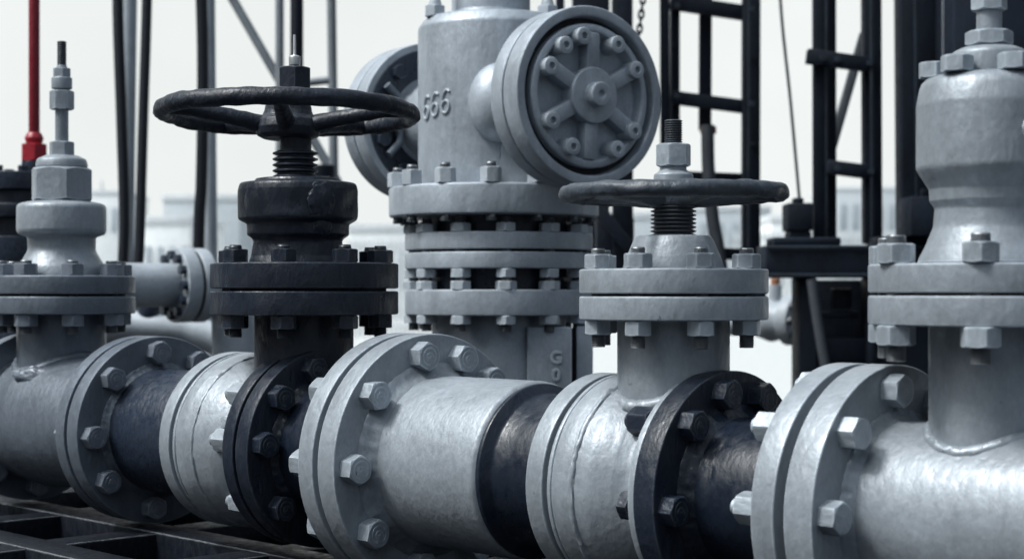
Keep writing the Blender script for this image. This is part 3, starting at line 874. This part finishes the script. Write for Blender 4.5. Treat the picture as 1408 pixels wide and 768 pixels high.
# small hidden valve cluster under it
b = at(205, HZ, 5.9)
sv = thing('small_valve', (b.x, b.y, 0), 'small grey pipe fitting below the pale horizontal pipe at left', 'valve')
V3 = Vert(sv, 205, 5.9)
V3.turn('riser', [(0, V3.base/V3.k + 400), (14, V3.base/V3.k + 400), (14, 430), (0, 430)], M['dark'], 1, 32)
obj('body', tube(bmesh.new(), [Vector((-.22, 0, V3.z(455))), Vector((-.1, 0, V3.z(446))), Vector((.12, 0, V3.z(452))), Vector((.24, 0, V3.z(466)))], lambda u: (20 + 6*math.sin(u*9))*V3.k, 24), M['pale'], sv, 60)
V3.turn('cap', [(0, 436), (16, 436), (16, 416), (0, 416)], M['dark'], 2, 32)

b = at(150, HZ, 6.3)
sm = thing('pipe_manifold', (b.x, b.y, 0), 'low run of blurred dark pipes and flanges beneath the pale horizontal pipe', 'pipe')
V4 = Vert(sm, 150, 6.3)
AX4 = Matrix.Translation((0, 0, V4.z(462))) @ Matrix.Rotation(R(-8), 4, 'Z') @ AX
obj('pipe', revolve([(0, -.9), (15*V4.k, -.9), (15*V4.k, .75), (0, .75)], .003, 40, AX4), M['mid'], sm)
for x in (-.3, .16, .52):
    obj('flange', revolve([(0, x), (25*V4.k, x), (25*V4.k, x + .05), (0, x + .05)], .003, 48, AX4), M['mid'], sm)
    obj('riser', tube(bmesh.new(), [AX4 @ Vector((0, 0, x + .15)), AX4 @ Vector((0, 0, x + .15)) + Vector((0, .1, .18))], .03, 20), M['dark'], sm, 60)
V4.turn('support', [(0, V4.base/V4.k + 400), (12, V4.base/V4.k + 400), (12, 470), (0, 470)], M['dark'], 1, 24)

# ================================================================== BACKGROUND, RIGHT
def frame(px, Y, label, name, cat):
    b = at(px, HZ, Y)
    t = thing(name, (b.x, b.y, 0), label, cat)
    return t, b, Y/F
def member(t, b, Y, name, A, B, hw, mat=None, dy=0.0, depth=None):
    a = at(A[0], A[1], Y) - Vector((b.x, b.y, 0)); c = at(B[0], B[1], Y) - Vector((b.x, b.y, 0))
    a.y = c.y = dy
    kk = Y/F
    d = (c - a)
    # width lies in the x-z plane
    tdir = d.normalized(); side = Vector((tdir.z, 0, -tdir.x)); dep = Vector((0, 1, 0))
    mm = Matrix(((side.x, dep.x, tdir.x, (a.x+c.x)/2), (side.y, dep.y, tdir.y, (a.y+c.y)/2), (side.z, dep.z, tdir.z, (a.z+c.z)/2), (0, 0, 0, 1)))
    dd = depth or hw*1.6*kk
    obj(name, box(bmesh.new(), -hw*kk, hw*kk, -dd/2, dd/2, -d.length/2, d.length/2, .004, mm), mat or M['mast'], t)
GR = lambda Y: HZ + HC*F/Y                      # row where the ground lies at depth Y

YA = 7.0
ta, ba, ka = frame(976, YA, 'black ladder-like steel mast behind the dark flat handwheel', 'ladder_mast', 'mast')
member(ta, ba, YA, 'rail', (913, -250), (915, 374), 6.5)
member(ta, ba, YA, 'rail', (930, -250), (930, 374), 6.5, dy=.06)
member(ta, ba, YA, 'rail', (1033, -250), (1032, 374), 12, dy=0)
member(ta, ba, YA, 'rail', (975, -250), (973, 176), 8.5, dy=.10)
for (y0, y1, hw) in ((2, 18, 10), (133, 147, 9), (239, 243, 6), (-120, -110, 9), (345, 350, 8)):
    member(ta, ba, YA, 'rung', (922, y0), (1030, y1), hw, dy=.02 if hw > 7 else .07)
for (x, y) in ((930, 60), (930, 200), (1033, 80), (1033, 200)):
    pp = at(x, y, YA) - ba; link('bolt', cached('mb', lambda: finish(hexbm(bmesh.new(), 4*ka, .012), 25)), M['mast'], ta, (pp.x, -.035 if x > 1000 else .03, pp.z + HC), (PI/2, 0, 0))
hose([(973, 172), (974, 230), (980, 300), (988, 345), (992, 400), (988, 600), (985, 770)], 9, YA - .02, M['hoseg'], 'grey brown hose hanging from the middle rail of the ladder mast')
bt = at(975, 178, YA)
bm = lathe(bmesh.new(), fillet([(0, -.016), (.034, -.016), (.034, .016), (0, .016)], .004), 28)
tagg(obj('pipe_clamp', bm, M['orange'], None, 32, (bt.x, bt.y + .03, bt.z)), 'small rusty orange clamp round the hose end on the ladder mast', 'clamp')
# diagonal dark brace and stub left of the mast
tb, bb, kb_ = frame(855, 6.4, 'black steel post with a diagonal brace, just right of the wellhead', 'braced_post', 'post')
member(tb, bb, 6.4, 'shaft', (855, -250), (856, 380), 14)
member(tb, bb, 6.4, 'diagonal_brace', (806, 268), (872, 352), 9, dy=-.05)
member(tb, bb, 6.4, 'bracket', (846, 300), (846, 350), 26, dy=.06)
tc_, bc, kc = frame(812, 6.9, 'wide black steel column directly behind the spoked wellhead cover', 'steel_column', 'column')
member(tc_, bc, 6.9, 'shaft', (812, -250), (812, 378), 25)
member(tc_, bc, 6.9, 'edge_strip', (770, -250), (770, 378), 6)
# chain
chp = [(888, -120), (884, 0), (876, 70), (868, 150)]
ct = thing('chain', at(868, 150, 6.2), 'black chain hanging beside the wellhead cover, right of a black post', 'chain')
P_ = [at(x, y, 6.2) for x, y in chp]
lk = cached('link', lambda: finish(tube(bmesh.new(), [Vector((.009*math.cos(2*PI*i/16), 0, .018*math.sin(2*PI*i/16))) for i in range(16)], .0042, 8, True), 60))
L_ = []
for a, c in zip(P_, P_[1:]):
    n = int((c-a).length/.027)
    L_ += [(a.lerp(c, i/n), (c-a)) for i in range(n)]
for i, (p, d) in enumerate(L_):
    qq = d.to_track_quat('Z', 'Y') @ Quaternion((0, 0, 1), PI/2*(i % 2))
    link('chain_link', lk, M['mast'], ct, p - Vector(ct.location), qq)
# cable
hose([(1068, -160), (1073, 0), (1087, 140), (1099, 272)], 2.2, 6.6, M['hoseg'], 'thin taut steel cable right of the ladder mast', 'cable', 'cable')

# drilling frame: tower B plus machinery
YB = 6.6
tB, bB, kB = frame(1160, YB, 'black twin rail mast with cross bars, standing on the black machine base at right', 'rail_mast', 'mast')
RB = 335
member(tB, bB, YB, 'rail', (1125, -250), (1126, RB), 8)
member(tB, bB, YB, 'rail', (1145, -250), (1146, RB), 7.5, dy=.06)
member(tB, bB, YB, 'rail', (1197, -250), (1199, RB), 12.5)
member(tB, bB, YB, 'rung', (1106, 80), (1195, 92), 10, dy=-.05)
member(tB, bB, YB, 'rung', (1135, 230), (1198, 238), 9.5, dy=-.03)
member(tB, bB, YB, 'rung', (1120, -60), (1198, -50), 9, dy=-.03)
member(tB, bB, YB, 'diagonal_brace', (1197, 40), (1147, 215), 6.5, M['mastg'], dy=.12)
tC, bC, kC = frame(1262, 6.5, 'thick black steel column left of the far right valve, with a square foot block', 'steel_column', 'column')
member(tC, bC, 6.5, 'shaft', (1258, -250), (1262, RB), 26)
member(tC, bC, 6.5, 'flange_strip', (1288, -250), (1290, 290), 5, M['mast'], dy=-.03)
member(tC, bC, 6.5, 'foot_block', (1268, 274), (1268, 326), 33, dy=-.10, depth=.2)
member(tC, bC, 6.5, 'foot_bolt', (1262, 262), (1262, 276), 5, dy=-.10)
tD, bD, kD = frame(1358, 6.3, 'very wide black steel column behind the far right valve', 'steel_column', 'column')
member(tD, bD, 6.3, 'shaft', (1360, -250), (1360, GR(6.3)), 61)
member(tD, bD, 6.3, 'edge_strip', (1297, -250), (1297, 300), 1.6, M['mastg'])
M['mastl'] = paint('lighter mast steel', (.018, .026, .038), .5, bump=.4, var=.4, spec=.3)  # lighter tone for web strips, bolts and painted lip highlights
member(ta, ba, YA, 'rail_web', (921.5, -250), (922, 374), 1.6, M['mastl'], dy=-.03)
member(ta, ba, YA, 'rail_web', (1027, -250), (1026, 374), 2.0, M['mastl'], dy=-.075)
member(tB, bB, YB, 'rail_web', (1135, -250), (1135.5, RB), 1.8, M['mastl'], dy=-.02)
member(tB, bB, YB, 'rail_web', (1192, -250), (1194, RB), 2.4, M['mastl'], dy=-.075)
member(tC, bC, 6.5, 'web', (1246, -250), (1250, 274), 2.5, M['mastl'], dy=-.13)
for x, y in ((1126, 84), (1146, 86), (1190, 91), (1146, 233), (1192, 238)):
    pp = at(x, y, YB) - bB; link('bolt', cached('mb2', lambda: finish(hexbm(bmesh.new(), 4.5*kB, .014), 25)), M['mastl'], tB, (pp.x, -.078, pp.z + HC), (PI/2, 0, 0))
for x, y in ((930, 10), (1030, 18), (930, 134), (1030, 146)):
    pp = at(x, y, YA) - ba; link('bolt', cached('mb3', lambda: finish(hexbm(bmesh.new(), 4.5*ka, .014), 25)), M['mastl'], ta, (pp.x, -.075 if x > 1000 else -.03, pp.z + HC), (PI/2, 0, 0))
# machine base
YM = 6.5
tm, bmz, km = frame(1180, YM, 'black machine base with a heavy horizontal beam, gearbox blocks and legs', 'machine_base', 'machine')
def mbox(name, x0, x1, y0, y1, dy0, dy1, mat=None, bev=.008):
    a = at(x0, y1, YM) - Vector((bmz.x, bmz.y, 0)); c = at(x1, y0, YM) - Vector((bmz.x, bmz.y, 0))
    obj(name, box(bmesh.new(), a.x, c.x, dy0, dy1, a.z, c.z, bev), mat or M['mast'], tm)
mbox('main_beam', 1046, 1300, 338, 382, -.12, .12)
mbox('cross_beam', 784, 1045.5, 374, 432, -.16, .55)
mbox('leg', 890, 960, 432, GR(YM)-1, -.05, .15)
mbox('beam_cap', 1058, 1150, 327, 338, -.10, .10)
mbox('bracket', 1200, 1300, 326, 338, -.09, .12)
mbox('bearing_block', 1079, 1114, 280, 318, -.07, .07)
mbox('bearing_foot', 1082, 1112, 318, 328, -.06, .06)
mbox('cap', 1090, 1104, 272, 280, -.03, .03)
mbox('bolt_head', 1054, 1068, 330, 338, -.04, .02)
mbox('leg', 1094, 1118, 382, GR(YM)-1, -.08, .10)
mbox('leg', 1192, 1300, 382, GR(YM)-1, -.05, .12)
mbox('tie_beam', 1110, 1200, 464, 500, -.03, .10)
mbox('panel', 1112, 1225, 384, 620, .22, .26)
mbox('pedestal_block', 1100, 1200, 500, GR(YM)-1, -.06, .2)
mbox('lip_highlight', 1046, 1300, 376, 381, -.135, -.123, M['mastl'], .003)  # lighter strips paint in highlights along the beam's lips
mbox('lip_highlight', 1046, 1300, 339, 343, -.135, -.123, M['mastl'], .003)
mbox('pipe_rack', 1119, 1185, 428, 438, .05, .14, M['mastl'])
mbox('valve_block', 1150, 1176, 396, 424, .06, .14, M['mastl'])
mbox('edge_plate', 1186, 1196, 382, 520, -.12, -.052)
hose([(1116, 384), (1121, 420), (1129, 470), (1137, 520), (1142, 600), (1142, 780)], 7, YM - .2, M['hoseg'], 'grey hose hanging below the heavy black machine beam')
# small pale valve on the right
YS = 7.6; ks = YS/F
b = at(1066, HZ, YS)
ps = thing('small_valve', (b.x, b.y, 0), 'small pale pipe valve with bolted end seen blurred below the black machine beam', 'valve')
zv = HC - (440 - HZ)*ks
m4 = Matrix.Translation((0, 0, zv)) @ Matrix.Rotation(R(-40), 4, 'Z') @ AX
obj('body', revolve([(0, -.30), (22*ks, -.30), (22*ks, -.10), (30*ks, -.02, .03), (24*ks, .06), (34*ks, .062), (34*ks, .12), (20*ks, .13), (0, .13)], .006, 48, m4), M['pale'], ps)
obj('stem', lathe(bmesh.new(), fillet([(0, zv), (.03, zv), (.03, zv + .16), (0, zv + .16)], .003), 24), M['pale'], ps)
obj('cap', lathe(bmesh.new(), fillet([(0, zv + .155), (.022, zv + .155), (.022, zv + .19), (0, zv + .19)], .003), 20), M['orange'], ps)
obj('tail_pipe', tube(bmesh.new(), [Vector((.02, .0, zv)), Vector((.08, .02, zv)), Vector((.40, .02, zv))], 13*ks, 20), M['pale'], ps, 60)
hm = cached('sbolt', lambda: finish(hexbm(bmesh.new(), 6*ks, .02), 25))
for a in range(8):
    o = link('bolt', hm, M['dark'], ps); o.matrix_local = m4 @ Matrix.Translation((27*ks*math.cos(a*PI/4), 27*ks*math.sin(a*PI/4), .12))

# ================================================================== FAR BACKGROUND
bm = bmesh.new()
bmesh.ops.create_grid(bm, x_segments=2, y_segments=2, size=600)
tagg(obj('ground', bm, M['ground']), 'pale concrete yard', None, None, 'structure')
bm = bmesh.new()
vs = [bm.verts.new(p) for p in ((-80, -80, .004), (80, -80, .004), (80, 13, .004), (-80, 13, .004))]; bm.faces.new(vs)  # dark sheet added to cut light bounced off the ground
tagg(obj('bounce_sheet', bm, M['bounce_cut']), 'added dark ground sheet round the skid, cuts light bounce', None, None, 'structure')

def building(px0, px1, row_top, Y, depth, mat, label, roof=0, nwin=0, rows=1, group=None):
    a = at(px0, row_top, Y); c = at(px1, row_top, Y)
    cx = (a.x + c.x)/2; w = c.x - a.x; h = a.z
    t = thing('building', (cx, Y, 0), label, 'building', group)
    obj('wall', box(bmesh.new(), -w/2, w/2, 0, depth, 0, h, .05), mat, t)
    obj('roof', box(bmesh.new(), -w/2 - .05, w/2 + .05, -.05, depth + .05, h + .003, h + .35, .02), M['roofm'], t)
    for r_ in range(rows):
        for i in range(nwin):
            x = -w/2 + w*(i + .5)/nwin
            z = h*(r_ + .55)/rows
            obj('window', box(bmesh.new(), x - w/nwin*.28, x + w/nwin*.28, -.06, .05, z - h/rows*.22, z + h/rows*.22, .02), M['window'], t)
    return t
building(224, 330, 276, 90, 14, M['wall2'], 'pale grey flat roofed block behind the black handwheel valve, at left', nwin=0)
building(195, 262, 308, 70, 8, M['wall'], 'low white shed far behind the left hoses', nwin=4)
building(100, 165, 268, 130, 10, M['wall'], 'distant pale building with flat roof behind the leftmost valve', nwin=4, rows=2)
building(480, 575, 318, 75, 9, M['wall'], 'low white hall seen between the black valve and the wellhead', nwin=6)
building(820, 905, 300, 85, 9, M['wall2'], 'low pale building right of the wellhead behind black posts', nwin=4)
building(935, 1060, 290, 110, 12, M['wall2'], 'pale block seen through the ladder mast', nwin=6, rows=2)
building(1060, 1120, 305, 80, 8, M['wall'], 'low white shed right of the ladder mast', nwin=3)
building(1150, 1300, 262, 140, 12, M['wall2'], 'far pale building with two window rows between the right hand black columns', nwin=9, rows=2)

def mesh_fence(px0, px1, row, Y, n, label):
    a, c = at(px0, row, Y), at(px1, row, Y)
    w = c.x - a.x; h = a.z
    t = thing('fence', ((a.x + c.x)/2, Y, 0), label, 'fence')
    bm = bmesh.new()
    for i in range(n+1):
        x = -w/2 + w*i/n; box(bm, x - .03, x + .03, -.03, .03, 0, h)
    obj('palings', bm, M['fence'], t)
    for z in (h*.1, h*.93):
        obj('rail', box(bmesh.new(), -w/2, w/2, -.075, -.033, z, z + .08), M['fence'], t)
    return t
mesh_fence(480, 640, 330, 45, 26, 'pale paling fence left of the wellhead, in the far background')
mesh_fence(1010, 1300, 318, 48, 46, 'pale paling fence behind the right hand black masts')
# distant spires
for px, top, lab in ((140, 248, 'thin distant lattice spire behind the leftmost valve'), (1163, 258, 'thin distant spire between the right hand mast rails')):
    Yq = 160; b = at(px, HZ, Yq); kq = Yq/F
    t = thing('spire', (b.x, Yq, 0), lab, 'tower')
    zt = HC - (top - HZ)*kq
    obj('shaft', lathe(bmesh.new(), [(0, 0), (.55, 0), (.35, zt*.7), (.06, zt), (0, zt)], 8), M['wall2'], t)
    obj('platform', box(bmesh.new(), -.8, .8, -.8, .8, zt*.68, zt*.72), M['wall2'], t)

# ================================================================== WORLD, SUN, CAMERA
SUN_EL, SUN_AZ = R(54), Vector((-.93, -.30, 0)).normalized()       # sun stands left, a little behind the camera
w = bpy.data.worlds.new("World"); scn.world = w; w.use_nodes = True
nt = w.node_tree; L = nt.links.new
bg = nt.nodes['Background']
sky = nd(nt, 'ShaderNodeTexSky', sky_type='NISHITA'); sky.sun_disc = False
sky.sun_elevation = SUN_EL; sky.sun_rotation = math.atan2(SUN_AZ.x, SUN_AZ.y)
sky.dust_density = 4.0; sky.air_density = 1.0; sky.altitude = 50
hs = nd(nt, 'ShaderNodeHueSaturation', Saturation=.25); L(sky.outputs[0], hs.inputs['Color'])
# overcast veil with added light lobes: bright sunward and ahead, dim behind and right
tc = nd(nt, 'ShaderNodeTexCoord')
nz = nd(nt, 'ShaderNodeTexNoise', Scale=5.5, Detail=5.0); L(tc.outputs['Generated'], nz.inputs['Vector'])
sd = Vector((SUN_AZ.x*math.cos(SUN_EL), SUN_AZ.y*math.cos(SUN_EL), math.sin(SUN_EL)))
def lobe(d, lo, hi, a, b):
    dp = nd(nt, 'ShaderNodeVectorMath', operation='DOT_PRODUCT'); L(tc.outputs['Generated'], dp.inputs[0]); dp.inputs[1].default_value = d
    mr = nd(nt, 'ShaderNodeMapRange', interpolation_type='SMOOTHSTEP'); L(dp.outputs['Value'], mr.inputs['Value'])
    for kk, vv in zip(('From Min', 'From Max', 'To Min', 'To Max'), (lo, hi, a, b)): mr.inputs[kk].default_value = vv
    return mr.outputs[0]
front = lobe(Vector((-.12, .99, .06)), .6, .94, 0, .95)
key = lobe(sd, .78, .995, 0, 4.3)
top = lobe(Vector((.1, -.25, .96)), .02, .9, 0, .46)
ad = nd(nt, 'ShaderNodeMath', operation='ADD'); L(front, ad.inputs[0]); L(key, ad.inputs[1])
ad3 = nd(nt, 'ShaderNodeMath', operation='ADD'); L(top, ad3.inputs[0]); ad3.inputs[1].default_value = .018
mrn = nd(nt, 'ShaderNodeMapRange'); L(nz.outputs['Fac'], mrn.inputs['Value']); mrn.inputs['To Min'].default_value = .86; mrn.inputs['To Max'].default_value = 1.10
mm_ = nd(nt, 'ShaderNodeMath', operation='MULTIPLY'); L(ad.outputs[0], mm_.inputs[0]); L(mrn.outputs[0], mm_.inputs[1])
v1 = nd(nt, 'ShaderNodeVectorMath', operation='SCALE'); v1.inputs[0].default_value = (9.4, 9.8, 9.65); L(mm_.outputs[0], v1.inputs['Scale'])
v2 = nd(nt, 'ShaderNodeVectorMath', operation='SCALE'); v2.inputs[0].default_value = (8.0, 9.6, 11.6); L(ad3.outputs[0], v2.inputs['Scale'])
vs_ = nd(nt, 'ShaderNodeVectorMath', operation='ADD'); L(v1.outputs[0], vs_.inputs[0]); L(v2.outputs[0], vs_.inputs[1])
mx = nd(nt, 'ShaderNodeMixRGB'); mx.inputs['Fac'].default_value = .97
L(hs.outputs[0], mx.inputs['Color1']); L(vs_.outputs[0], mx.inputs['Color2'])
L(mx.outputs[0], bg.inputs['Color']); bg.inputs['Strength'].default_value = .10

sl = bpy.data.lights.new('sun', 'SUN'); sl.energy = 2.9; sl.angle = R(12); sl.color = (1, .995, .98)
so = bpy.data.objects.new('sun', sl); COL.objects.link(so)
so.rotation_euler = (-sd).to_track_quat('-Z', 'Y').to_euler()

cam = bpy.data.cameras.new('camera'); co = bpy.data.objects.new('camera', cam); COL.objects.link(co)
co.location = (0, 0, HC); co.rotation_euler = (PI/2, 0, 0)
cam.sensor_width = 36; cam.lens = F/1408*36
cam.shift_y = (HZ - 384)/1408
cam.clip_start = .05; cam.clip_end = 2000
cam.dof.use_dof = True; cam.dof.focus_distance = 2.85; cam.dof.aperture_fstop = 4.7; cam.dof.aperture_blades = 8
scn.camera = co
for o in scn.objects:
    if 's0' in o: del o['s0']
scn.view_settings.view_transform = 'Standard'; scn.view_settings.look = 'None'
scn.view_settings.exposure = 0; scn.view_settings.gamma = 1
